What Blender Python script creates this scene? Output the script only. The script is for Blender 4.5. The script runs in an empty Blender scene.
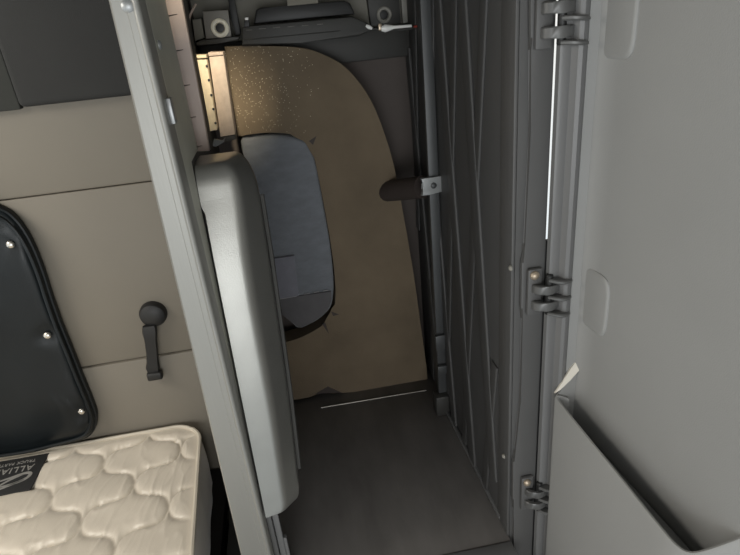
import bpy, bmesh, math, random
from mathutils import Vector, Matrix, noise
random.seed(4)
PI = math.pi
sc = bpy.context.scene
C = sc.collection
ZC = 1.5                                   # lens height above the cab floor

# ------------------------------------------------------------------ camera
FPX = 556.0
YAW, PIT, ROL = math.radians(7.0), math.radians(24.9), math.radians(5.8)
def _axes():
    fh = Vector((math.sin(YAW), math.cos(YAW), 0)); R0 = Vector((math.cos(YAW), -math.sin(YAW), 0))
    F = fh*math.cos(PIT) + Vector((0, 0, -math.sin(PIT)))
    D0 = fh*(-math.sin(PIT)) + Vector((0, 0, -math.cos(PIT)))
    cx = R0*math.cos(ROL) + D0*math.sin(ROL)
    cd = -R0*math.sin(ROL) + D0*math.cos(ROL)
    return F, cx, cd
F, CX, CD = _axes()
cam_d = bpy.data.cameras.new('camera'); cam = bpy.data.objects.new('camera', cam_d); C.objects.link(cam)
cam_d.sensor_width = 36; cam_d.lens = 36*FPX/740; cam_d.clip_start = 0.02
m = Matrix((CX, -CD, -F)).transposed().to_4x4(); m.translation = (0, 0, ZC); cam.matrix_world = m
sc.camera = cam

def at(px, py, X=None, Y=None, Z=None):
    """the place in the cab a measured picture point stands for, on the plane X, Y or Z (Z relative to the lens)"""
    d = F*FPX + CX*(px-370) + CD*(py-277.5)
    k = X/d.x if X is not None else Y/d.y if Y is not None else Z/d.z
    return Vector((d.x*k, d.y*k, d.z*k + ZC))
def fx(pts, Y):                            # outline on a wall-parallel plane -> (x, z)
    return [(p.x, p.z) for p in (at(a, b, Y=Y) for a, b in pts)]
def smooth_poly(pts, n=4, closed=True):
    out = []; N = len(pts)
    for i in range(N if closed else N-1):
        g = lambda k: pts[k % N] if closed else pts[max(0, min(N-1, k))]
        p0, p1, p2, p3 = g(i-1), g(i), g(i+1), g(i+2)
        for j in range(n):
            t = j/n
            out.append(tuple(0.5*((2*b)+(c-a)*t+(2*a-5*b+4*c-d)*t*t+(-a+3*b-3*c+d)*t**3) for a, b, c, d in zip(p0, p1, p2, p3)))
    if not closed: out.append(tuple(pts[-1]))
    return out

# ------------------------------------------------------------------ materials
def mat(name, col, rough=.5, metal=0, var=.12, scale=8, bump=0, bscale=200, sheen=0, col2=None, stretch=None, spec=.5, glint=0):
    M = bpy.data.materials.new(name); M.use_nodes = True
    nt = M.node_tree; N = nt.nodes; L = nt.links; b = N['Principled BSDF']
    b.inputs['Roughness'].default_value = rough; b.inputs['Metallic'].default_value = metal
    b.inputs['Specular IOR Level'].default_value = spec
    if sheen: b.inputs['Sheen Weight'].default_value = sheen
    tc = N.new('ShaderNodeTexCoord'); co = tc.outputs['Object']
    if stretch:
        mp = N.new('ShaderNodeMapping'); mp.inputs['Scale'].default_value = stretch; L.new(co, mp.inputs['Vector']); co = mp.outputs[0]
    n = N.new('ShaderNodeTexNoise'); n.inputs['Scale'].default_value = scale; n.inputs['Detail'].default_value = 6; L.new(co, n.inputs['Vector'])
    r = N.new('ShaderNodeValToRGB'); L.new(n.outputs['Fac'], r.inputs['Fac'])
    c2 = col2 or [c*(1+var) for c in col]
    r.color_ramp.elements[0].color = (*[c*(1-var) for c in col], 1); r.color_ramp.elements[0].position = .3
    r.color_ramp.elements[1].color = (*c2, 1); r.color_ramp.elements[1].position = .7
    out = r.outputs['Color']
    if glint:                              # sunlit glints painted as pale specks, thickest near the given point
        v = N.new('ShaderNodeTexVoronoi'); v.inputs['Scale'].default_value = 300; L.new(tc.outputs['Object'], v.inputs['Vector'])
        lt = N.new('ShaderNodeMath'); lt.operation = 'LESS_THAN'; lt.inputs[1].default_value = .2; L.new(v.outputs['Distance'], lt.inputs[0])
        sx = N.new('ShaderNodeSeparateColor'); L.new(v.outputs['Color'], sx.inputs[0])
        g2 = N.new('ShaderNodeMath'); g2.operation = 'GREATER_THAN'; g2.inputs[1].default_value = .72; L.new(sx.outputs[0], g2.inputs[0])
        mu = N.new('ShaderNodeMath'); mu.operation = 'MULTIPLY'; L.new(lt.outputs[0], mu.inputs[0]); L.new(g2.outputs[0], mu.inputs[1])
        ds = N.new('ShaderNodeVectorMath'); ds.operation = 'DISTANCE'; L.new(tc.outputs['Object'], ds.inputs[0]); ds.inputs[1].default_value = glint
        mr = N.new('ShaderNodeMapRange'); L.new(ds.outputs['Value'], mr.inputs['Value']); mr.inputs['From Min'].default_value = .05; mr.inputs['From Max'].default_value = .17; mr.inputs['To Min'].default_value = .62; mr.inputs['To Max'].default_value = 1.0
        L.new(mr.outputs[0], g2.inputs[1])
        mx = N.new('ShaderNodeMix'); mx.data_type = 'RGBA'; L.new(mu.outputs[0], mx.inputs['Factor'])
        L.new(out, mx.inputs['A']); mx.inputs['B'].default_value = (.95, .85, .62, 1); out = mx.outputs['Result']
    L.new(out, b.inputs['Base Color'])
    if bump:
        n2 = N.new('ShaderNodeTexNoise'); n2.inputs['Scale'].default_value = bscale; n2.inputs['Detail'].default_value = 4; L.new(co, n2.inputs['Vector'])
        bp = N.new('ShaderNodeBump'); bp.inputs['Strength'].default_value = bump; bp.inputs['Distance'].default_value = .002
        L.new(n2.outputs['Fac'], bp.inputs['Height']); L.new(bp.outputs[0], b.inputs['Normal'])
    return M
M = dict(
    post=mat('brushed_grey_metal', (.305, .30, .278), .42, .35, .06, 10, .08, 300, stretch=(1, 1, .1)),
    cover=mat('satin_grey_plastic', (.30, .297, .278), .36, .8, .05, 14, .12, 500),
    comb=mat('pinkish_tan_plastic', (.52, .42, .37), .5, 0, .06, 20),
    cream=mat('cream_fibre_board', (.72, .61, .44), .5, 0, .12, 60, .5, 400),
    mauve=mat('mauve_fibre_board', (.46, .375, .31), .5, 0, .12, 60, .5, 400),
    foam=mat('brown_foam', (.152, .117, .078), .95, 0, .17, 7, .5, 260),
    foamg=mat('brown_foam_painted_glints', (.152, .117, .078), .95, 0, .17, 7, .5, 260, glint=tuple(at(248, 85, Y=1.36)-at(350, 392, Y=1.39))),
    felt=mat('blue_grey_felt', (.175, .186, .205), .95, 0, .10, 30, .8, 160, .3, stretch=(1, 1, 2.2)),
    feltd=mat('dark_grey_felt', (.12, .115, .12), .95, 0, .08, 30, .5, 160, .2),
    feltp=mat('violet_grey_felt', (.195, .195, .225), .95, 0, .08, 30, .6, 160, .3),
    stitch=mat('pale_thread', (.34, .33, .33), .8),
    dfloor=mat('worn_dark_floor_liner', (.150, .140, .132), .55, 0, .22, 14, .25, 60, stretch=(1, .35, 1)),
    sill=mat('grey_sill_plastic', (.15, .15, .15), .5),
    strip=mat('pale_metal_strip', (.20, .19, .17), .35, .5),
    beige=mat('beige_trim_plastic', (.215, .192, .155), .6, 0, .05, 3, .1, 500),
    darkpad=mat('charcoal_fabric', (.026, .026, .025), .9, 0, .08, 6, .3, 600),
    vinyl=mat('black_vinyl', (.007, .010, .012), .38, 0, .15, 8, .12, 300, spec=.35),
    black=mat('black_plastic', (.014, .014, .014), .5),
    dgrey=mat('dark_grey_plastic', (.040, .039, .036), .55, 0, .08, 8, .1, 300),
    wallg=mat('bare_olive_grey_panel', (.21, .20, .17), .7, 0, .15, 4),
    wallb=mat('bare_brown_panel', (.088, .073, .066), .8, 0, .14, 4),
    ribs=mat('ribbed_black_plastic', (.072, .071, .070), .6, 0, .08, 6, .1, 300),
    jamb=mat('dark_jamb_plastic', (.092, .091, .090), .5, 0, .05, 8, .1, 400),
    door=mat('grey_door_plastic', (.29, .29, .283), .55, 0, .03, 6, .15, 500),
    doore=mat('dark_grey_door_edge', (.145, .145, .145), .38, 0, .04, 8, .1, 400),
    doorl=mat('painted_highlight_grey', (.66, .62, .54), .5),
    hinge=mat('dark_grey_hinge_metal', (.12, .12, .118), .4, .3),
    brass=mat('brassy_metal', (.45, .37, .28), .35, .6),
    steel=mat('dull_steel', (.36, .37, .37), .4, .5),
    white=mat('bright_steel', (.92, .91, .88), .25, 0),
    red=mat('red_tip', (.42, .06, .04), .4),
    ring=mat('cream_nylon', (.92, .86, .70), .5),
    ringd=mat('grey_nylon', (.26, .25, .22), .5),
    stud=mat('silver_stud', (.75, .72, .66), .25, .9),
    satin=mat('champagne_quilted_satin', (.78, .70, .585), .30, 0, .04, 6, .15, 500, .4),
    pipe=mat('cream_piping', (.66, .60, .50), .5),
    tag=mat('black_woven_label', (.022, .022, .022), .8, 0, .1, 90),
    thread=mat('silver_grey_lettering', (.30, .29, .27), .6),
    carpet=mat('dark_cab_carpet', (.03, .03, .03), .95, 0, .2, 40),
    ceil=mat('grey_headliner', (.16, .155, .145), .9, 0, .1, 20),
    bunk=mat('black_bunk_board', (.010, .010, .010), .7),
    strut=mat('blue_grey_steel', (.075, .078, .080), .45, .3),
    tubeb=mat('dark_brown_rubber', (.045, .034, .030), .7),
)

# ------------------------------------------------------------------ mesh builder
class MB:
    def __init__(s): s.bm = bmesh.new()
    def box(s, x0, x1, y0, y1, z0, z1, bev=0, seg=2):
        r = bmesh.ops.create_cube(s.bm, size=1); vs = r['verts']
        for v in vs: v.co = Vector((x0+(v.co.x+.5)*(x1-x0), y0+(v.co.y+.5)*(y1-y0), z0+(v.co.z+.5)*(z1-z0)))
        if bev:
            es = list({e for v in vs for e in v.link_edges})
            bmesh.ops.bevel(s.bm, geom=es, offset=bev, segments=seg, affect='EDGES', profile=.5)
        return s
    def prism(s, loop, vec, bev=0, seg=2):
        vec = Vector(vec)
        a = [s.bm.verts.new(p) for p in loop]; b = [s.bm.verts.new(Vector(p)+vec) for p in loop]
        f1 = s.bm.faces.new(a); f2 = s.bm.faces.new(list(reversed(b))); n = len(a)
        for i in range(n): s.bm.faces.new((a[i], b[i], b[(i+1) % n], a[(i+1) % n]))
        if bev:
            bmesh.ops.bevel(s.bm, geom=list(f1.edges)+list(f2.edges), offset=bev, segments=seg, affect='EDGES', profile=.5)
        return s
    def xz(s, poly, y0, y1, bev=0, seg=2): return s.prism([(x, y0, z) for x, z in poly], (0, y1-y0, 0), bev, seg)
    def xy(s, poly, z0, z1, bev=0): return s.prism([(x, y, z0) for x, y in poly], (0, 0, z1-z0), bev)
    def loft(s, rings, cap=True, close=True):
        R = [[s.bm.verts.new(p) for p in r] for r in rings]
        n = len(R[0])
        for a, b in zip(R, R[1:]):
            for i in range(n if close else n-1): s.bm.faces.new((a[i], a[(i+1) % n], b[(i+1) % n], b[i]))
        if cap: s.bm.faces.new(list(reversed(R[0]))); s.bm.faces.new(R[-1])
        return s
    def tube(s, path, r, n=8, closed=False):
        path = [Vector(p) for p in path]; N = len(path); rings = []
        rr = r if isinstance(r, (list, tuple)) else [r]*N
        up = Vector((0, 0, 1)); prev = None
        for i, p in enumerate(path):
            t = (path[(i+1) % N]-path[i-1]) if closed else (path[min(N-1, i+1)]-path[max(0, i-1)])
            t.normalize()
            if prev is None:
                a = up if abs(t.z) < .9 else Vector((1, 0, 0)); prev = t.cross(a).normalized()
            prev = (prev - t*prev.dot(t)).normalized(); q = t.cross(prev)
            rings.append([p + (prev*math.cos(2*PI*k/n)+q*math.sin(2*PI*k/n))*rr[i] for k in range(n)])
        if closed: rings.append(rings[0])
        if closed:
            R = [[s.bm.verts.new(p) for p in rg] for rg in rings[:-1]]
            for i in range(N):
                a, b = R[i], R[(i+1) % N]
                for k in range(n): s.bm.faces.new((a[k], a[(k+1) % n], b[(k+1) % n], b[k]))
            return s
        return s.loft(rings)
    def lathe(s, c, axis, prof, n=24):      # prof: (radius, offset along axis)
        c = Vector(c); ax = Vector(axis).normalized(); a = ax.orthogonal().normalized(); b = ax.cross(a)
        return s.loft([[c+ax*h+(a*math.cos(2*PI*k/n)+b*math.sin(2*PI*k/n))*max(r, 1e-4) for k in range(n)] for r, h in prof])
    def ringd(s, c, axis, ro, ri, h, n=28):  # washer
        c = Vector(c); ax = Vector(axis).normalized(); a = ax.orthogonal().normalized(); b = ax.cross(a)
        pr = [(ri, 0), (ro, 0), (ro, h*.7), (ro-(ro-ri)*.25, h), (ri+(ro-ri)*.2, h)]
        R = [[s.bm.verts.new(c+ax*hh+(a*math.cos(2*PI*k/n)+b*math.sin(2*PI*k/n))*r) for k in range(n)] for r, hh in pr]
        for i in range(len(R)):
            p, q = R[i], R[(i+1) % len(R)]
            for k in range(n): s.bm.faces.new((p[k], p[(k+1) % n], q[(k+1) % n], q[k]))
        return s
    def build(s, name, m, parent=None, angle=35):
        bmesh.ops.recalc_face_normals(s.bm, faces=s.bm.faces[:])
        off = Vector((0, 0, 0)); p = parent
        while p: off += p.location; p = p.parent
        me = bpy.data.meshes.new(name)
        if parent:
            for v in s.bm.verts: v.co -= off
        ca = math.radians(angle)
        for f in s.bm.faces: f.smooth = True
        for e in s.bm.edges:
            if len(e.link_faces) == 2 and e.calc_face_angle(0) > ca: e.smooth = False
        s.bm.to_mesh(me); s.bm.free()
        me.materials.append(m if not isinstance(m, str) else M[m])
        o = bpy.data.objects.new(name, me); C.objects.link(o); o.parent = parent
        return o
def tag(o, label, cat, group=None, kind=None):
    o['label'] = label; o['category'] = cat
    if group: o['group'] = group
    if kind: o['kind'] = kind
    return o
def thing(name, loc, label, cat, group=None):
    o = bpy.data.objects.new(name, None); o.empty_display_size = .05; C.objects.link(o); o.location = loc
    return tag(o, label, cat, group)
def struct(o, label=None, cat=None):
    o['kind'] = 'structure'
    if label: o['label'] = label
    if cat: o['category'] = cat
    return o
def copy_tree(o, parent=None):
    c = o.copy(); C.objects.link(c)
    if parent: c.parent = parent
    for ch in list(o.children): copy_tree(ch, c)
    return c
Zr = lambda z: z + ZC                       # height relative to the lens -> height above the cab floor

# ------------------------------------------------------------------ the setting
struct(MB().box(-2.0, .9, .05, 1.52, -.04, 0).build('floor', 'carpet'), 'dark carpeted cab floor below the bunk', 'floor')
b = MB()                                    # headliner with a hole added to aim the sun at the blocks
hx0, hx1, hy0, hy1 = .010, .150, .10, .335
for x0, x1, y0, y1 in ((-2, hx0, -2.2, 1.52), (hx1, .9, -2.2, 1.52), (hx0, hx1, -2.2, hy0), (hx0, hx1, hy1, 1.52)):
    b.box(x0, x1, y0, y1, Zr(.75), Zr(.79))
struct(b.build('ceiling', 'ceil'), 'grey headliner with a hole added for the sun', 'ceiling')
struct(MB().box(-2.0, .36, 1.46, 1.52, 0, Zr(.75)).build('wall_back', 'wallb'), 'bare brown outer wall behind the open locker', 'wall')
struct(MB().box(-.186, -.170, .80, 1.46, 0, Zr(.75)).build('wall_left', 'dgrey'), 'dark partition between bunk and locker', 'wall')
struct(MB().box(.333, .357, .78, 1.46, 0, Zr(.75)).build('wall_right', 'jamb'), 'dark right side wall of the locker', 'wall')
z1 = at(0, 111, Y=1.34).z; z2 = at(0, 201, Y=1.34).z; z3 = at(152, 357, Y=1.34).z
struct(MB().box(-1.8, -.187, 1.34, 1.46, z2+.0004, Zr(.75), .007).build('trim_1', 'beige'), 'upper beige trim panel on the bunk wall', 'trim panel')
struct(MB().box(-1.8, -.187, 1.343, 1.46, z3+.0004, z2-.0004, .006).build('trim_2', 'beige'), 'middle beige trim panel behind the black strap', 'trim panel')
struct(MB().box(-1.8, -.187, 1.338, 1.46, 0, z3-.0004, .006).build('trim_3', 'beige'), 'lowest beige trim panel just above the mattress', 'trim panel')

# dark padded panel high on the bunk wall
t = thing('padded_wall_panel', (-.38, 1.34, z1), 'charcoal fabric padded panel above the beige wall trim', 'wall panel')
xl = at(3, 60, Y=1.31).x
b = MB(); b.box(xl, -.19, 1.305, 1.339, z1+.004, Zr(.55), .012, 3); b.build('pad', 'darkpad', t)
b = MB(); b.box(-1.8, xl-.002, 1.318, 1.339, z1, Zr(.55), .004); b.build('side_trim', mat('olive_black_fabric', (.040, .041, .036), .9), t)
b = MB(); p = at(2, 2, Y=1.318); b.lathe((p.x, 1.3175, p.z), (0, -1, 0), [(.022, 0), (.022, .004), (.016, .009)]); b.build('round_clip', 'black', t)

# ------------------------------------------------------------------ bunk and mattress
t = thing('bunk_platform', (-.9, .5, 0), 'black bunk board carrying the quilted mattress', 'bunk')
MB().box(-1.8, -.315, -.15, 1.333, Zr(-1.20), Zr(-1.165), .004).build('board', 'bunk', t)
MB().box(-1.8, -.36, -.12, 1.333, 0.0, Zr(-1.202)).build('plinth', 'bunk', t)
tag(MB().box(-.285, -.21, -.15, .70, 0.0, Zr(-1.10), .006).box(-.285, -.19, .80, 1.333, 0.0, Zr(-1.10), .006).build('bunk_rail', 'bunk'), 'black rail between the mattress edge and the metal post', 'rail')

mt = thing('mattress', (-.85, .7, Zr(-1.165)), 'champagne quilted mattress with a black woven label on the bunk', 'mattress')
MX0, MY0, MY1 = -1.25, .10, 1.322
def mxr(y): return -.328 - .030*(y-.88)/.44
R = .022
def quilt(x, y):
    u = ((x+.497)-(y-1.127))/.196; v = ((x+.497)+(y-1.127))/.196
    u2 = u + .14*math.sin(2*PI*v); v2 = v + .10*math.sin(2*PI*u)
    d = min(abs(math.sin(PI*u2)), abs(math.sin(PI*v2)))
    h = 1-.75*math.exp(-d*5.5)-.25*math.exp(-d*1.6)
    # creases pulled across the seams by the stitching, and broad soft folds
    w = noise.noise(Vector((x*7+y*9, (x-y)*4, 1.7)))*.5
    rd = 1-abs(noise.noise(Vector((x*17-y*5+3, x*5+y*6, 6.3))))*2.2
    k = max(0, rd-.55)**2*2.0 + max(0, .8-abs(noise.noise(Vector((x*36-y*10, x*9+y*11, 9.1))))*5)*.22
    return h*.0105 + w*.006*(.3+h) + k*.0085*math.exp(-d*1.1)*min(1, d*5+.25)
b = MB(); bm = b.bm; NX, NY = 230, 250
V = []
for j in range(NY+1):
    y = MY0 + (MY1-MY0)*(1-(1-j/NY)**1.5); xr = mxr(y); row = []
    for i in range(NX+1):
        x = MX0 + (xr-MX0)*(1-(1-i/NX)**1.4)
        de = min(xr-x, MY1-y); f = min(1, max(0, de/.035)); f = f*f*(3-2*f)
        # the corner by the wall is rounded off
        row.append(bm.verts.new((x, y, Zr(-.990) + quilt(x, y)*f + (1-f)*.006)))
    V.append(row)
rc = .075
for row in V:
    for v in row:
        dx = v.co.x-(mxr(v.co.y)-rc); dy = v.co.y-(MY1-rc)
        if dx > 0 and dy > 0:
            r = math.hypot(dx, dy); m_ = max(dx, dy)
            if r > 1e-6: v.co.x -= dx*(1-m_/r); v.co.y -= dy*(1-m_/r)
for j in range(NY):
    for i in range(NX): bm.faces.new((V[j][i], V[j][i+1], V[j+1][i+1], V[j+1][i]))
rim = [V[0][i] for i in range(NX+1)] + [V[j][NX] for j in range(1, NY+1)] + [V[NY][i] for i in range(NX-1, -1, -1)] + [V[j][0] for j in range(NY-1, 0, -1)]
rimco = [v.co.copy() for v in rim]
cen = Vector((-.8, .7, 0)); n = len(rim); prev = rim
for k, (dz, ex) in enumerate(((-.010, .003), (-.05, .005), (-.09, .005), (-.145, .002), (-.166, -.006))):
    cur = []
    for v, c in zip(rim, rimco):
        d = Vector((c.x-cen.x, c.y-cen.y, 0)); d = Vector((1, 0, 0)) if c.x > -.36 and c.y < 1.28 else Vector((0, 1, 0)) if c.y > 1.29 and c.x < -.42 else d.normalized()
        w = noise.noise(Vector((c.x*14, c.y*14, dz*20)))*.004
        e = ex + w
        if c.y > 1.28: e = min(e, .004)
        cur.append(bm.verts.new((c.x+d.x*e, c.y+d.y*e, Zr(-.986)+dz-.012)))
    for i in range(n): bm.faces.new((prev[i], cur[i], cur[(i+1) % n], prev[(i+1) % n]))
    prev = cur
bm.faces.new(prev)
quilt_o = b.build('quilted_cover', 'satin', mt, 80)
b = MB(); pts = []
for i in range(NX+1, NX+1+NY+NX-60):
    if i % 2 == 0: pts.append(rimco[i] + Vector((.002 if rimco[i].y < 1.3 else 0, 0, .001)))
b.tube(pts, .0052, 7); b.build('piping', 'pipe', mt)
# woven label, lettering the other way up as seen from the foot
lx1, ly0, ly1 = -.755, 1.167, 1.300
lz = Zr(-.990)+.0125
b = MB(); b.box(-1.06, lx1, ly0, ly1, lz-.004, lz, .0015); lab = b.build('label', 'tag', mt)
def text_mesh(txt, size, x, y, z, parent, name, font_m):
    cu = bpy.data.curves.new('t', 'FONT'); cu.body = txt; cu.size = size; cu.extrude = .0006; cu.align_x = 'LEFT'; cu.space_character = 1.08
    o = bpy.data.objects.new('t', cu); C.objects.link(o); bpy.context.view_layer.update()
    me = bpy.data.meshes.new_from_object(o.evaluated_get(bpy.context.evaluated_depsgraph_get()))
    bpy.data.objects.remove(o)
    me.transform(Matrix.Rotation(PI, 4, 'Z')); off = Vector((0, 0, 0)); p = parent
    while p: off += p.location; p = p.parent
    me.transform(Matrix.Translation(Vector((x, y, z))-off))
    me.materials.clear(); me.materials.append(M[font_m]); me.name = name
    q = bpy.data.objects.new(name, me); C.objects.link(q); q.parent = parent
    return q
text_mesh('ALLIANCE', .030, lx1-.022, 1.262, lz+.0007, lab, 'lettering', 'thread')
text_mesh('TRUCK PARTS', .014, lx1-.026, 1.283, lz+.0007, lab, 'lettering', 'thread')
b = MB()
def sw(pts, w):                              # flat brush stroke of the emblem
    P = smooth_poly(pts, 6, False); L_, R_ = [], []
    for i, p in enumerate(P):
        q0, q1 = P[max(0, i-1)], P[min(len(P)-1, i+1)]; d = Vector((q1[0]-q0[0], q1[1]-q0[1], 0)).normalized(); nn = Vector((-d.y, d.x, 0))
        ww = w*(.25+.75*math.sin(PI*min(1, max(0, (i+.6)/(len(P)+.2)))))
        L_.append(Vector((p[0], p[1], lz+.0003))+nn*ww); R_.append(Vector((p[0], p[1], lz+.0003))-nn*ww)
    b.prism(L_+R_[::-1], (0, 0, .0009))
sw([(lx1-.115, 1.194), (lx1-.06, 1.198), (lx1-.030, 1.208), (lx1-.020, 1.224), (lx1-.034, 1.232), (lx1-.075, 1.222), (lx1-.125, 1.208)], .0045)
sw([(lx1-.040, 1.228), (lx1-.070, 1.214), (lx1-.100, 1.188)], .003)
sw([(lx1-.030, 1.208), (lx1-.09, 1.185), (lx1-.15, 1.185)], .003)
b.build('emblem', 'thread', lab)

# ------------------------------------------------------------------ black vinyl cover with studs on the bunk wall
vt = thing('vinyl_cover', at(30, 340, Y=1.335), 'black vinyl panel with silver snap studs on beige bunk wall', 'panel')
VY = 1.315
vp = [(-210, 196), (-110, 193), (-30, 199), (0, 209), (12, 217), (22, 229), (32, 247), (42, 272), (50, 297), (60, 325), (71, 352), (82, 380), (91, 402), (96, 418), (93.5, 431), (84, 439), (55, 447), (20, 455), (-60, 466), (-150, 482), (-200, 486), (-228, 430), (-230, 300)]
vpoly = smooth_poly(fx(vp, VY), 4)
cxv = at(10, 345, Y=VY)
def puff(b, poly, c, yback, yfront, rings, fold=None):
    # outline on the wall -> pillow: rings (shrink, depth 0 back .. 1 front)
    RR = []
    for s_, d_ in rings:
        rg = []
        for x, z in poly:
            px_, pz_ = c[0]+(x-c[0])*s_, c[1]+(z-c[1])*s_
            y = yback+(yfront-yback)*d_
            if fold: y += fold(px_, pz_, d_)
            rg.append((px_, y, pz_))
        RR.append(rg)
    b.loft(RR)
studs = [(10, 245), (47, 336), (81, 412)]
stp = [at(a, c_, Y=1.300) for a, c_ in studs]
def vfold(x, z, d):
    if d < .6: return 0
    y = .010*noise.noise(Vector((x*7+z*3, z*4-x*2, .3)))*d
    for s_ in stp:
        r = math.hypot(x-s_.x, z-s_.z); y += .010*math.exp(-(r/.020)**2)
    s_ = stp[2]; dx, dz = s_.x-x, z-s_.z                   # pull crease running to the lowest stud
    if dx > 0: y += -.012*math.exp(-((dz-.28*dx-.01)/.012)**2)*math.exp(-dx/.10)+.008*math.exp(-((dz-.28*dx+.018)/.014)**2)*math.exp(-dx/.10)
    return y
b = MB()
puff(b, vpoly, (cxv.x, cxv.z), 1.3375, 1.296, [(1.0, 0), (1.0, .3), (.985, .62), (.955, .78), (.93, .70), (.90, .86), (.84, .95), (.76, 1.0), (.66, 1.02), (.55, 1.03), (.43, 1.03), (.3, 1.03), (.16, 1.03), (.04, 1.03)], vfold)
b.build('vinyl_sheet', 'vinyl', vt, 70)
b = MB()
for sh, y in ((.992, 1.3195), (.952, 1.304)):
    b.tube([(cxv.x+(x-cxv.x)*sh, y, cxv.z+(z-cxv.z)*sh) for x, z in vpoly], .0042, 7, True)
b.build('edge_piping', 'vinyl', vt)
for s_ in stp:
    b = MB(); b.lathe((s_.x, s_.y+.004, s_.z), (0, -1, 0), [(.0095, 0), (.0095, .002), (.0085, .0045), (.0055, .0068), (.0018, .0076)], 20)
    b.build('snap_stud', 'stud', vt)

# black strap with a round cap
t = thing('hanging_strap', at(152, 318, Y=1.343), 'short black strap hanging from round cap on beige trim', 'strap')
p = at(152, 317, Y=1.32)
b = MB(); b.lathe((p.x, 1.3425, p.z), (0, -1, 0), [(.034, 0), (.034, .010), (.030, .019), (.021, .024), (.008, .026)], 28); b.build('cap', 'black', t)
b = MB()
rings = []
for a, c_, w, y in ((149, 326, .017, 1.318), (149.5, 332, .019, 1.316), (150.5, 340, .016, 1.317), (152, 352, .0155, 1.319), (152.5, 362, .0155, 1.320), (152.5, 368, .018, 1.320), (153.5, 372, .016, 1.321)):
    q = at(a, c_, Y=y); rings.append([(q.x+w*sx, y+dy, q.z) for sx, dy in ((-1, .003), (-.8, -.004), (.8, -.004), (1, .003), (.8, .009), (-.8, .009))])
b.loft(rings); b.build('strap', 'black', t)
q = at(155, 375, Y=1.32); b = MB(); b.box(q.x-.020, q.x+.019, 1.311, 1.331, q.z-.013, q.z+.010, .005, 3); b.build('strap_end', 'black', t)

# ------------------------------------------------------------------ metal post, cover, comb strip
PR, PL, PY = -.1435, -.192, .755
t = thing('metal_post', ((PL+PR)/2, PY+.02, 0), 'tall grey metal post between bunk and open locker', 'post')
b = MB()
def post_ring(z):
    xl_ = -.1775 - .0226*(.05-z)
    return [(x, y, Zr(z)) for x, y in [(xl_, PY+.004), (xl_+.003, PY), (PR-.0165, PY), (PR-.0155, PY-.0012), (PR-.0085, PY-.0012), (PR-.0075, PY-.003), (PR-.0055, PY-.0042), (PR-.003, PY-.0038), (PR-.0008, PY-.002), (PR, PY+.001), (PR, PY+.040), (xl_, PY+.040)]]
b.loft([post_ring(z) for z in (-1.5, -1.0, -.5, 0, .60)]); b.build('post_body', 'post', t, 40)
b = MB(); b.prism([(PR-.012, y, Zr(z)) for y, z in ((PY+.0405, .60), (PY+.0405, -.790), (PY+.0425, -.790), (.853-.004, -.24), (.862-.004, -.168), (.945, -.168), (.96, .60))], (.012, 0, 0), .0008, 1)
b.build('side_flange', mat('grey_green_flange_metal', (.52, .52, .45), .45, .3), t)
for px, py in ((128, 6),):
    p = at(px, py, Y=PY); b = MB(); b.lathe((p.x, PY, p.z), (0, -1, 0), [(.0075, 0), (.0075, .001), (.005, .0032), (.0015, .004)], 20); b.build('rivet', 'steel', t)
for px, py in ((159, 45),):
    p = at(px, py, X=PR); b = MB(); b.lathe((PR, p.y, p.z), (1, 0, 0), [(.006, -.0005), (.006, .001), (.004, .003), (.001, .0035)], 18); b.build('rivet', 'steel', t)
p = at(168, 108, X=PR)
MB().box(PR+.0, PR+.006, p.y-.006, p.y+.014, p.z-.02, p.z+.012, .001).build('spring_clip', 'steel', t)
b = MB(); b.box(PR+.0005, PR+.010, PY+.022, PY+.034, Zr(-1.02), Zr(-.797), .002).build('inner_rib', 'jamb', t)
b = MB(); b.box(PR+.0105, PR+.022, PY+.030, PY+.040, Zr(-1.0), Zr(-.80), .002); b.box(PR+.022, PR+.028, PY+.03, PY+.04, Zr(-1.0), Zr(-.885), .001); b.build('sill_bracket', 'sill', t)

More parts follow.
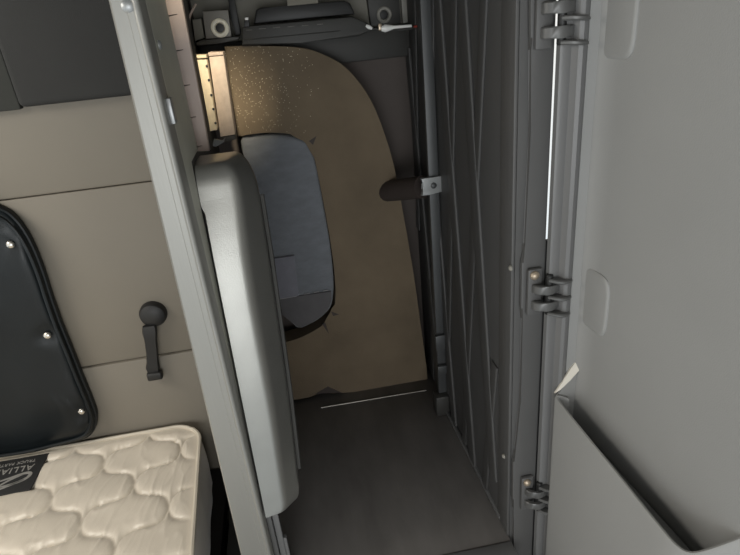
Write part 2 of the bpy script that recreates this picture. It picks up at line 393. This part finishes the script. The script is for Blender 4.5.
# big rounded cover on the post
t = thing('rounded_cover', (-.10, .82, Zr(-.5)), 'long rounded grey plastic cover beside the metal post', 'cover')
def lerp(xs, ys, x):
    if x <= xs[0]: return ys[0]
    for (a, c_), (d, e) in zip(zip(xs, ys), zip(xs[1:], ys[1:])):
        if x <= c_*0+d: return c_*0 + c_ + (e-c_)*(x-a)/(d-a)
    return ys[-1]
CZ = [-.796, -.60, -.35, -.236, -.165]; CYF = [.758, .785, .825, .848, .862]
CXR = [-.076, -.066, -.0585, -.0575, -.0580]; CXC = [-.104, -.095, -.0925, -.086, -.080]
b = MB(); rings = []; zs = [-.796, -.7945, -.791, -.786, -.78, -.77, -.74, -.70, -.65, -.6, -.5, -.4, -.32, -.27, -.24, -.225, -.21, -.198, -.188, -.179, -.172, -.167, -.165]
def cover_ring(z):
    yf = lerp(CZ, CYF, z); xr = lerp(CZ, CXR, z); xc = lerp(CZ, CXC, z); xl_ = PR+.0025 - (.004 if z > -.24 else 0)
    if z > -.225: e = .026*(1-math.sqrt(max(0, 1-((z+.225)/.0601)**2))); xr -= e; xc -= e*.7
    if z < -.776: e = .009*(1-math.sqrt(max(0, 1-((-.776-z)/.0202)**2))); xr -= e; xc -= e*.5
    if z > -.195: yf += .016*(1-math.sqrt(max(0, 1-((z+.195)/.0301)**2)))
    y2 = yf+lerp([-.80, -.70, -.55], [.030, .042, .050], z)                                     # slanting right-hand side reaches this far back
    A, B, E_ = Vector((xl_+.002, yf)), Vector((xc, yf+.006)), Vector((xr, y2))
    pts = [A, A.lerp(B, .33), A.lerp(B, .6)]
    P0, P2 = A.lerp(B, .78), B.lerp(E_, .28)
    for k in range(9):
        u = k/8; pts.append(P0*(1-u)**2 + B*2*u*(1-u) + P2*u*u)
    pts += [B.lerp(E_, .6), B.lerp(E_, .9), E_, Vector((xr+.001, y2+.012)), Vector((xr-.004, y2+.02)), Vector((xl_+.002, y2+.02)), Vector((xl_, yf+.004))]
    zo = z-.013*max(0, min(1, (z+.30)/.09))
    return [(p.x, p.y, Zr(zo)) for p in pts]
for z in zs: rings.append(cover_ring(z))
b.loft(rings); b.build('cover_shell', 'cover', t, 38)
b = MB()                                     # back flange running down the right side
path = [(lerp(CZ, CXR, z)+.0045, lerp(CZ, CYF, z)+lerp([-.80, -.70, -.55], [.040, .052, .060], z), Zr(z)) for z in [-.745+.02*k for k in range(26)]]
b.tube(path, .0040, 8); b.build('back_flange', 'dgrey', t)

# comb strip
t = thing('comb_strip', at(190, 75, Y=1.0), 'pinkish tan slotted plastic strip behind the metal post', 'trim strip')
Lp = [(158, -40), (165.5, 0), (170.2, 27), (175.8, 60), (185.5, 110), (193.5, 150)]
Rp = [(173, -40), (181.5, 0), (186.6, 27), (192.8, 60), (202.2, 110), (209.3, 151)]
slots = [15.7, 51, 86, 118, 147]
def xat(P, y):
    for (x0, y0), (x1, y1) in zip(P, P[1:]):
        if y <= y1: return x0+(x1-x0)*(y-y0)/(y1-y0)
    return P[-1][0]
left = [(xat(Lp, -40), -40)]
for s_ in slots:
    x = xat(Lp, s_); left += [(x, s_-.5), (x+9, s_-1.6), (x+9, s_-1.0), (x, s_+1.1)]
left.append((193.5, 151.5)); outline = left+[(209.3, 151), *[(x, y) for x, y in reversed(Rp[:-1])]]
b = MB(); b.xz(fx(outline, 1.0), 1.0, 1.016); b.build('slotted_face', 'comb', t)
b = MB(); b.xz(fx([(168, 0), (183, 0), (211, 151), (196, 151)], 1.018), 1.0165, 1.06); b.build('backing', 'black', t)
# slim dark channel between post and comb strip
b = MB(); b.xz(fx([(150, -40), (163, 0), (191, 152), (186, 152), (158, 0), (146, -40)], .985), .985, 1.03); tag(b.build('dark_channel', 'dgrey'), 'narrow dark channel between metal post and tan slotted strip', 'channel')

# two upright fibre boards in the locker's left corner
g = 'upright blocks in the locker corner'
t = thing('insulation_block', at(208, 130, Y=1.22), 'narrow cream upright block touching the tan slotted strip', 'block', g)
b = MB(); b.xz(fx([(194.6, 60), (206.5, 59.5), (217.2, 130), (208, 131.5)], 1.22), 1.22, 1.27, .0012); b.build('block_body', 'cream', t)
b = MB(); b.xz(fx([(193.5, 55.5), (206, 55), (206.5, 58), (194, 58.5)], 1.218), 1.218, 1.272, .001); b.build('top_cap', 'cream', t)
for y in (66, 80, 95, 109, 123):
    b = MB(); p = at(206.5+(y-60)*.152, y, Y=1.219); b.lathe((p.x-.001, 1.2195, p.z), (0, -1, 0), [(.0026, 0), (.0026, .0015), (.001, .002)], 10); b.build('edge_tab', 'black', t)
t = thing('insulation_block', at(226, 136, Y=1.24), 'wider mauve cream upright block against the brown foam', 'block', g)
b = MB(); b.xz(fx([(209, 57), (223.6, 55.5), (235, 134.5), (220.5, 137)], 1.24), 1.24, 1.30, .0012); b.build('block_body', 'mauve', t)
b = MB(); b.xz(fx([(208, 52.5), (222.6, 52), (223.4, 55), (208.6, 56.3)], 1.238), 1.238, 1.302, .001); b.build('top_cap', 'mauve', t)
b = MB(); b.xz(fx([(220.8, 137.6), (235, 135), (236, 139.5), (223, 142)], 1.242), 1.242, 1.30, .001); b.build('foot', 'dgrey', t)  # dark strip standing for the shadow under the block
b = MB(); b.xz(fx([(212, 146), (214, 139), (222, 141), (225, 138), (224, 142), (216, 147)], 1.2), 1.2, 1.206, .0006, 1)
tag(b.build('metal_tab', 'steel'), 'small bent metal tab below the two upright blocks', 'tab')

# ------------------------------------------------------------------ foam, felt pad
FY = 1.36
t = thing('foam_surround', at(350, 392, Y=FY+.03), 'large brown foam piece curling around the grey felt pad', 'foam')
outer = [(224, 46.5), (255, 46), (285, 46.5), (305, 48.5), (322, 54), (340, 63), (354, 76), (366, 92), (376, 111), (386, 138), (394, 166), (402, 207), (409, 246), (415, 283), (420, 320), (424.5, 352), (427.5, 380), (424, 383.5), (400, 387), (370, 391), (343, 394), (334, 391.5), (326, 391), (318, 395), (300, 399), (270, 403)]
inner = [(268, 345), (284, 342.5), (297, 339), (312, 332), (324, 324), (331.5, 315), (335, 304), (335.5, 288), (334, 268), (331, 245), (327, 222), (322, 195), (317, 170), (311.5, 148), (304, 138), (290, 134), (268, 132.5), (246, 135), (238, 137)]
op = smooth_poly(fx(outer, FY), 2, False); ip = smooth_poly(fx(inner, FY), 2, False)
b = MB()
b.xz(op+ip, FY+.0, FY+.062, .007, 3)
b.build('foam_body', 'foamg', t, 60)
# dark slits torn into the foam at the corners of the opening
for tri in ([(309, 141), (316.5, 136), (313, 145)], [(331, 311.5), (339, 314.5), (333, 316)], [(322, 324), (325.5, 323), (329, 334)], [(315, 394), (328, 386.5), (341, 392.5), (330, 393)]):
    b = MB(); b.xz(fx(tri, FY-.0006), FY-.0006, FY+.004); b.build('torn_slit', 'tubeb', t)

t = thing('felt_pad', at(295, 320, Y=1.38), 'blue grey felt pad inside the brown foam opening', 'pad')
pad = [(240, 140), (250, 135.5), (266, 133.5), (283, 133.8), (298, 136.5), (309, 140.5), (313.5, 152), (318, 172), (322.5, 196), (327.5, 224), (331.5, 250), (334, 275), (334.2, 295), (331, 309), (322, 319), (310, 326), (299, 330), (291, 324), (280, 315), (268, 306), (258, 240), (248, 180)]
PYF = 1.366
pp = smooth_poly(fx(pad, PYF), 3); pc = at(292, 230, Y=PYF)
b = MB()
puff(b, pp, (pc.x, pc.z), 1.44, PYF-.006, [(.985, 0), (.985, .80), (.975, .93), (.945, .985), (.90, 1), (.75, 1.02), (.55, 1.03), (.3, 1.03), (.05, 1.03)],
     lambda x, z, d: .003*noise.noise(Vector((x*20, z*25, 2))) if d > .9 else 0)
b.build('felt_body', 'felt', t, 60)
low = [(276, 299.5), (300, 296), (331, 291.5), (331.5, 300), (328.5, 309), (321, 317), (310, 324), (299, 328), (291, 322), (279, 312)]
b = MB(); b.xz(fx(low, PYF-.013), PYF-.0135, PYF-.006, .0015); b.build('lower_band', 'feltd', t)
pa = [(271.5, 258.5), (294, 255.5), (299, 295.5), (276.5, 299)]
b = MB(); b.xz(fx(pa, PYF-.015), PYF-.0185, PYF-.0065, .002); b.build('sewn_patch', 'feltp', t)
b = MB()
for (x0, y0), (x1, y1), n_ in (((277, 299.6), (297, 296), 1), ((304, 294.2), (310, 293.2), 1), ((314, 292.4), (319, 291.6), 1), ((323, 291), (328, 290), 1)):
    p, q = at(x0, y0, Y=PYF-.0150), at(x1, y1, Y=PYF-.0150); b.tube([p, (p+q)/2, q], .0012, 6)
b.build('stitching', 'stitch', t)

# ------------------------------------------------------------------ locker floor
t = thing('locker_floor', (.08, 1.1, Zr(-1.04)), 'worn dark floor tray of the open locker', 'floor tray')
MB().box(-.168, .331, .768, 1.4585, Zr(-1.035), Zr(-1.0), .003).build('tray', 'dfloor', t)
MB().box(-.115, .331, .715, .766, Zr(-1.06), Zr(-.998), .004).build('front_sill', 'sill', t)
p, q = at(321, 408, Z=-.998), at(426, 390.5, Z=-.998)
b = MB(); b.tube([p+Vector((0, 0, .001)), (p+q)/2+Vector((0, 0, .001)), q+Vector((0, 0, .001))], .002, 6); tag(b.build('floor_rod', 'strip'), 'thin pale rod lying on the dark floor before brown foam', 'rod')
MB().box(-.110, .322, .735, 1.4585, 0.001, Zr(-1.061), .004).build('base_box', 'dgrey', t)
MB().prism([at(x, y, Z=-.999) for x, y in ((440, 402), (443, 402), (503, 520), (499, 520))], (0, 0, .012), .002).build('edge_bead', 'sill', t)

# ------------------------------------------------------------------ ribbed side panel, jamb
t = thing('ribbed_panel', (.33, 1.1, Zr(-1.0)), 'dark ribbed plastic lining on the locker right wall', 'panel')
WX = .3325
MB().box(WX-.004, WX, .83, 1.455, Zr(-.998), Zr(.40), .001).build('backing_sheet', 'ribs', t)
b = MB()
for y0 in [.50+.15*k for k in range(9)]:   # two families of slanting ribs
    for sgn in (1, -1):
        z = -.998; pts = []
        for k in range(60):
            zz = -.998+.0237*k; y = y0+sgn*.16*(zz+.3)
            pts.append((y, zz))
        seg = [q for q in pts if .85 < q[0] < 1.44]
        if len(seg) < 3: continue
        (ya, za), (yb, zb) = seg[0], seg[-1]
        w = .020 if sgn > 0 else .015; hgt = .0075 if sgn > 0 else .0055
        b.prism([(WX-.003, ya-w, Zr(za)), (WX-.003, ya+w, Zr(za)), (WX-.003, yb+w, Zr(zb)), (WX-.003, yb-w, Zr(zb))], (-hgt, 0, 0), .0035, 3)
b.build('lattice_ribs', 'ribs', t)

t = thing('door_jamb', (.35, .775, 0), 'dark upright jamb carrying the three door hinges', 'jamb')
JY = .770
cre = [(530.5, -60), (530.5, 38), (533, 50), (531, 130), (527, 245), (521.8, 263), (521.0, 309), (524.5, 320), (521, 400), (517, 452), (513, 462), (512.5, 500), (515, 510), (514, 560), (512, 640)]
J = [at(x, y, Y=JY) for x, y in cre]
b = MB()
poly = [(p.x, p.z) for p in J] + [(.3803, J[-1].z), (.3803, J[0].z)]
b.xz(poly, JY, JY+.009, .003, 2); b.build('front_flange', 'jamb', t)
b = MB(); b.box(.327, .3325, JY+.010, .832, 0.3, Zr(.45), .001); b.build('side_return', 'jamb', t)
MB().box(.3806, .392, JY+.004, JY+.012, 0.3, Zr(-.345), .002).build('gap_blocker', 'black', t)  # added strip, blocks the outside light in the lower hinge gap
for px, py in ((511, 268), (504, 456)):
    p = at(px, py, X=.3255); b = MB(); b.lathe((.326, p.y, p.z), (-1, 0, 0), [(.005, 0), (.005, .0015), (.003, .004), (.001, .0045)], 14); b.build('screw', 'ringd', t)

# ------------------------------------------------------------------ hinges
HX, HY = .384, .752
def make_hinge():
    h = thing('door_hinge', (0, 0, 0), 'hinge', 'hinge', 'hinges of the locker door')
    MB().box(-.036, -.012, .009, .0175, -.040, .044, .003).build('jamb_leaf', 'jamb', h)
    for z0 in (.003, -.027):
        b = MB(); o, i = [], []
        for k in range(15):
            a = PI*1.0*k/14
            o.append((-.006-.024*math.cos(a), -.017*math.sin(a)+.009)); i.append((-.006-.018*math.cos(a), -.011*math.sin(a)+.009))
        pts = [(x, y, z0) for x, y in o]+[(x, y, z0) for x, y in reversed(i)]
        b.prism(pts, (0, 0, .0150), .0015, 1); b.build('knuckle_band', 'hinge', h)
    b = MB(); b.lathe((-.004, .001, -.036), (0, 0, 1), [(.005, 0), (.006, .002), (.006, .070), (.0045, .072)], 16); b.build('pin', 'black', h)
    for z0 in (.024, -.006, -.036):
        b = MB(); pl_ = [(-.008, -.006), (.002, -.015), (.012, -.019), (.022, -.017), (.030, -.010), (.030, -.004), (.018, -.006), (.008, .002), (-.004, .006)]
        b.prism([(x, y, z0-.12*max(0, x)) for x, y in pl_], (0, 0, .0065), .0018, 1)
        b.build('door_fin', 'hinge', h)
    b = MB(); b.lathe((-.026, .009, .034), (0, -1, 0), [(.0075, 0), (.0075, .003), (.005, .006), (.0015, .007)], 16); o = b.build('bolt', 'brass', h); o['label'] = 'brassy dome standing in for a sunlit spot'  # sunlit spot on the hinge, put in as a brassy dome
    return h
h0 = make_hinge()
hz = [at(548, 17, Y=HY).z, at(545, 295, Y=HY).z, at(536, 497, Y=HY).z]
hl = ['topmost dark hinge of the grey door, above the bright gap', 'middle dark hinge of the grey door, just above the door pocket', 'lowest dark hinge of the grey door, near the floor sill']
for k in range(3):
    o = h0 if k == 0 else copy_tree(h0)
    o.location = (HX, HY, hz[k]); o['label'] = hl[k]

# ------------------------------------------------------------------ open door
dt = thing('locker_door', (.40, .76, Zr(-1.25)), 'wide grey plastic locker door standing open, with pocket', 'door')
Hn = Vector((.400, .765, 0)); dd = Vector((.075, -.997, 0)).normalized(); dn = Vector((.997, .075, 0)).normalized()
def D(s_, n_, z): v = Hn+dd*s_+dn*n_; return Vector((v.x, v.y, Zr(z)))
prof = [(.0195, .014), (.022, .028), (.034, .034), (.06, .036), (.30, .0365), (.62, .036), (.80, .034), (.82, .038), (.82, .055), (.0, .055), (0, .014)]
b = MB(); b.loft([[D(s_, n_, z) for s_, n_ in prof] for z in (-1.28, -.9, -.5, -.1, .45)]); b.build('door_panel', 'door', dt, 40)
prof = [(.002, -.0225), (.010, -.0215), (.012, -.018), (.012, -.006), (.015, -.004), (.021, -.001), (.024, .004), (.023, .009), (.019, .0138), (0, .0138), (0, -.020)]
b = MB(); b.loft([[D(s_, n_, z) for s_, n_ in prof] for z in (-1.28, -.9, -.5, -.1, .45)]); o = b.build('edge_bead', 'doore', dt, 30); o['label'] = 'darker rounded edge strip'
for z in hz:
    zz = z-ZC
    rr = []
    for k in range(28):
        a = 2*PI*k/28; c_, s2 = math.cos(a), math.sin(a)
        rr.append((.052+.034*math.copysign(abs(c_)**.45, c_), zz-.006+.052*math.copysign(abs(s2)**.45, s2)))
    b = MB(); b.loft([[D(.052+(s_-.052)*q, nn, (zz-.006)+(z_-zz+.006)*q) for s_, z_ in rr] for q, nn in ((1, .0362), (1, .0345), (.95, .0325), (.87, .0318))])
    b.build('hinge_boss', 'door', dt, 50)
# pocket: low front wall, its two ends rise to the door panel
b = MB(); out_, in_ = [], []
path = [(.030, .016, -.632), (.026, .006, -.627), (.0255, -.004, -.623), (.029, -.0105, -.624), (.045, -.012, -.627), (.10, -.013, -.631), (.20, -.014, -.638), (.29, -.015, -.645), (.325, -.013, -.648), (.342, -.006, -.645), (.356, .008, -.628), (.374, .036, -.595)]
P = smooth_poly(path, 4, False)
rings = []
for i, (s_, n_, z) in enumerate(P):
    q0, q1 = P[max(0, i-1)], P[min(len(P)-1, i+1)]
    t2 = Vector((q1[0]-q0[0], q1[1]-q0[1])).normalized(); inn = Vector((-t2.y, t2.x))*.007      # towards the pocket's inside
    rings.append([D(s_, n_, -1.26), D(s_, n_, z-.004), D(s_+inn.x*.3, n_+inn.y*.3, z), D(s_+inn.x*.7, n_+inn.y*.7, z), D(s_+inn.x, n_+inn.y, z-.004), D(s_+inn.x, n_+inn.y, -1.26)])
b.loft(rings); b.build('pocket_front', 'door', dt, 50)
MB().loft([[D(s_, n_, z) for s_, n_ in ((.03, -.004), (.35, .006), (.36, .034), (.03, .034))] for z in (-.705, -.695)]).build('pocket_floor', 'door', dt)
b = MB()
ep = [(.0265, -.009, -.620), (.026, .002, -.604), (.024, .020, -.578), (.023, .0345, -.559), (.027, .0350, -.562), (.031, .0350, -.577), (.029, .018, -.597), (.028, .001, -.614)]
b.prism([D(*q) for q in ep], dd*-.004, .0006, 1); o = b.build('pocket_end_highlight', 'doorl', dt); o['label'] = 'pocket corner rim with its highlight put into the colour'  # crescent where the pocket end catches light, painted as a paler rim
b = MB(); b.prism([D(*q) for q in ((.0262, -.006, -.630), (.0262, .010, -.605), (.026, .034, -.580), (.026, .0345, -.73), (.0262, -.006, -.73))], dd*-.003); b.build('pocket_end_wall', 'door', dt)

# ------------------------------------------------------------------ back right corner: strut, bracket, tube
t = thing('corner_strut', at(436, 385, Y=1.2), 'blue grey upright strut in the locker back right corner', 'strut')
xa, xb = .303, .3275
b = MB(); b.box(xa, xb, 1.20, 1.215, Zr(-.98), Zr(.35), .003); b.build('upright', 'strut', t)
b = MB(); pl = [(420.5, 179), (424, 178.5), (444, 175.5), (444.5, 191), (430, 194.5), (421.5, 196), (423.5, 190), (423.5, 184)]
b.xz(fx(pl, 1.19), 1.188, 1.1995, .0015); br = b.build('bracket', 'steel', t)
p = at(433.5, 185.5, Y=1.188); b = MB(); b.lathe((p.x, 1.188, p.z), (0, -1, 0), [(.007, 0), (.007, .002), (.004, .004), (.001, .0045)], 18); b.build('bolt', 'strut', br)
b = MB(); b.box(xa-.005, xb, 1.188, 1.1995, at(438, 350, Y=1.19).z, at(438, 336, Y=1.19).z, .002); b.build('clamp', 'strut', t)
b = MB(); b.box(xa-.003, xb-.002, 1.186, 1.1995, at(440, 374, Y=1.19).z, at(440, 366, Y=1.19).z, .002); b.build('clamp', 'strut', t)
b = MB(); b.box(xa-.014, xb, 1.18, 1.218, Zr(-.9985), Zr(-.935), .006); b.build('foot', 'dgrey', t)
a_, c_ = at(423, 187, Y=1.25), at(380, 192, Y=1.40)
b = MB(); b.tube([a_, a_*.66+c_*.34, a_*.3+c_*.7, c_], .027, 16); tag(b.build('rubber_tube', 'tubeb'), 'dark brown tube running from steel bracket behind the foam', 'tube')

# ------------------------------------------------------------------ top of the locker: rail, tray, brackets
BY = 1.424
b = MB(); zt = at(340, 31, Y=BY).z; zb = at(345, 63, Y=BY).z
b.box(-.165, .330, BY, 1.4585, zb, zt, .004); tag(b.build('back_rail', 'dgrey'), 'dark cross rail above and behind the brown foam', 'rail')
b = MB(); b.box(-.165, .330, 1.445, 1.4585, zt+.001, Zr(.40)); tag(b.build('upper_back_panel', 'wallg'), 'olive grey panel above the dark rail', 'panel')
t = thing('black_tray', at(300, 33, Y=1.36), 'long black ribbed tray on top of the brown foam', 'tray')
TY = 1.352
b = MB(); b.xz(fx([(242, 46), (242, 27.5), (256, 26), (352, 16.5), (366, 22), (374, 29), (360, 36), (300, 43)], TY), TY, 1.42, .004)
b.build('tray_body', 'dgrey', t)
b = MB(); b.xz(fx([(254, 24), (256, 10), (262, 7.5), (288, 5.5), (344, .5), (350, 3), (355, 14)], TY+.02), TY+.02, 1.42, .004); b.build('back_box', 'black', t)
b = MB(); b.xz(fx([(287, -2), (318, -4), (318.5, 3), (287.5, 6)], TY+.01), TY+.012, TY+.0195, .001); o = b.build('sticker', mat('olive_paper', (.20, .185, .15), .7), t); o['label'] = 'pale olive sticker'
b = MB()
for x, y, w in ((249, 30, 3.2), (262.5, 28.6, 3.5), (276.5, 27.4, 3.6), (291, 26.4, 3.4), (305, 25.4, 3.2), (320, 24.2, 3)):
    p, q = at(x-w, y+.2, Y=TY-.001), at(x+w, y-.3, Y=TY-.001); b.tube([p, (p+q)/2, q], .0011, 6)
b.build('rib_glints', mat('painted_glint_grey', (.17, .165, .15), .4), t)  # pale rods imitating small glints along the tray's slot edges
b = MB(); p, q = at(244, 40, Y=TY-.001), at(340, 31, Y=TY-.001); b.tube([p, (p+q)/2, q], .0012, 6); b.build('lip_line', 'dgrey', t)
b = MB(); b.xz(fx([(244, 27), (244.5, 20), (249, 19.5), (249.5, 26.5)], TY), TY, TY+.012, .001); pg = b.build('peg', 'black', t)
b = MB(); b.xz(fx([(245, 20.2), (245, 17.5), (248.3, 17.2), (248.3, 19.9)], TY-.002), TY-.002, TY+.01, .0006); b.build('peg_tip', 'white', pg)

t = thing('ring_bracket', at(218, 38, Y=1.40), 'grey plate with cream ring at the locker top left', 'bracket')
b = MB(); b.xz(fx([(202.5, 11.5), (228, 10), (231.5, 36.5), (206, 39)], 1.38), 1.38, 1.42, .0015); b.build('plate', mat('grey_plate', (.24, .225, .20), .5, .1), t)
p = at(220, 28, Y=1.379); b = MB(); b.ringd((p.x, 1.3798, p.z), (0, -1, 0), .0195, .0095, .006); b.build('ring', 'ring', t)
b = MB(); b.lathe((p.x, 1.3798, p.z), (0, -1, 0), [(.0092, 0), (.0092, .0012), (.004, .002)], 20); b.build('hole_plug', 'black', t)
b = MB(); b.xz(fx([(196, 42.5), (203, 39.6), (232, 37.2), (240, 36), (238, 40), (222, 43), (197, 46.5)], 1.37), 1.37, 1.42, .002); b.build('ledge', 'dgrey', t)
b = MB(); b.xz(fx([(227, -8), (233, -8), (236, 8), (241, 34), (236, 36), (231, 20)], 1.40), 1.40, 1.42, .002); tag(b.build('dark_strap', 'black'), 'dark upright strap right of the cream ring plate', 'strap')
b = MB(); b.xz(fx([(192, 20), (201, 18.5), (204.5, 38), (195, 41)], 1.39), 1.39, 1.43, .002); tag(b.build('side_block', 'wallg'), 'olive grey block left of the cream ring plate', 'block')
a_, c_, e_ = at(196, 4, Y=1.35), at(189.5, 18, Y=1.35), at(191.5, 34, Y=1.35)
b = MB(); b.tube(smooth_poly([tuple(a_), tuple(c_), tuple(e_)], 5, False), .0022, 7); tag(b.build('tan_wire', 'comb'), 'thin bent tan wire beside the slotted strip top', 'wire')

t = thing('ring_bracket', at(384, 24, Y=1.42), 'dark plate with dull grey ring above the bright latch rod', 'bracket')
b = MB(); b.xz(fx([(366, -12), (398, -15), (401, 23), (371, 26)], 1.425), 1.425, 1.444, .002); b.build('plate', 'dgrey', t)
p = at(384, 14.8, Y=1.4245); b = MB(); b.ringd((p.x, 1.4248, p.z), (0, -1, 0), .018, .0095, .006); b.build('ring', 'ringd', t)
b = MB(); b.lathe((p.x, 1.4248, p.z), (0, -1, 0), [(.0092, 0), (.0092, .0012), (.004, .002)], 20); b.build('hole_plug', 'black', t)
b = MB(); b.xz(fx([(400, -15), (409, -16), (411, 22), (403, 23)], 1.43), 1.43, 1.444, .002); tag(b.build('upright_bar', 'ringd'), 'grey upright bar right of the dull grey ring', 'bar')

t = thing('latch_rod', at(395, 28, Y=1.34), 'bright steel latch rod with red tip under grey ring', 'latch')
LY = 1.335
pts = [at(381, 28.6, Y=LY), at(385, 28.4, Y=LY), at(388, 28, Y=LY), at(394, 27.2, Y=LY), at(411.5, 25.8, Y=LY)]
b = MB(); b.tube(pts, [.005, .0085, .007, .0035, .003], 12); b.build('rod', 'white', t)
b = MB(); b.tube([at(413.5, 26.6, Y=LY), at(419, 26, Y=LY), at(426, 25, Y=LY)], .0022, 8); o = b.build('tip', 'red', t); o['label'] = 'red tip'
b = MB(); b.tube([at(366, 25.5, Y=LY), at(369, 27.2, Y=LY), at(372, 28.5, Y=LY)], [.003, .0045, .0025], 8); b.build('hook', 'white', t)
b = MB(); b.tube([at(372, 29, Y=LY+.006), at(400, 29.5, Y=LY+.006), at(428, 26.5, Y=LY+.006)], .003, 8); b.build('carrier_wire', 'dgrey', t)
b = MB(); p = at(380, 26.4, Y=LY); b.box(p.x-.004, p.x+.004, LY-.004, LY+.004, p.z-.008, p.z+.006, .0015); b.build('nut', 'brass', t)

# ------------------------------------------------------------------ light: sky through the open cab, added fill lamps, sun through the added roof hole
w = bpy.data.worlds.new('daylight'); sc.world = w; w.use_nodes = True
nt = w.node_tree; bg = nt.nodes['Background']; bg.inputs['Strength'].default_value = 1.0
tcw = nt.nodes.new('ShaderNodeTexCoord'); sp = nt.nodes.new('ShaderNodeSeparateXYZ'); nt.links.new(tcw.outputs['Generated'], sp.inputs[0])
rw = nt.nodes.new('ShaderNodeValToRGB'); mrw = nt.nodes.new('ShaderNodeMapRange'); mrw.inputs['From Min'].default_value = -1; nt.links.new(sp.outputs['Z'], mrw.inputs['Value'])
nt.links.new(mrw.outputs[0], rw.inputs['Fac']); nt.links.new(rw.outputs['Color'], bg.inputs['Color'])
rw.color_ramp.elements[0].position = .3; rw.color_ramp.elements[0].color = (.90, .97, 1.0, 1)      # pale paved ground below
rw.color_ramp.elements[1].position = .6; rw.color_ramp.elements[1].color = (1.0, .96, .88, 1)      # hazy sky above
def area(name, loc, target, size, power, col):
    l = bpy.data.lights.new(name, 'AREA'); l.shape = 'RECTANGLE'; l.size, l.size_y = size; l.energy = power; l.color = col
    o = bpy.data.objects.new(name, l); C.objects.link(o); o.location = loc
    o.rotation_euler = (Vector(target)-Vector(loc)).to_track_quat('-Z', 'Y').to_euler(); return o
area('camera_side_fill', (-.18, -1.35, Zr(-.45)), (.10, .9, Zr(-.50)), (1.1, .7), 15, (.95, .98, 1))  # unseen fill lamp added behind the lens
area('bunk_fill', (-1.30, .70, Zr(.30)), (-.45, 1.1, Zr(-1.0)), (.7, .4), 10, (1, .95, .86))  # added lamp, brightens the mattress and the left of the beige trim
s_ = bpy.data.lights.new('sun', 'SUN'); s_.energy = 8; s_.angle = math.radians(6); s_.color = (1, .86, .62)
so = bpy.data.objects.new('sun', s_); C.objects.link(so)
so.rotation_euler = Vector((-.2, 1.05, -.85)).to_track_quat('-Z', 'Y').to_euler()

vs = sc.view_settings
vs.view_transform = 'Standard'; vs.look = 'None'; vs.gamma = 1; vs.use_curve_mapping = False; vs.exposure = 0.0
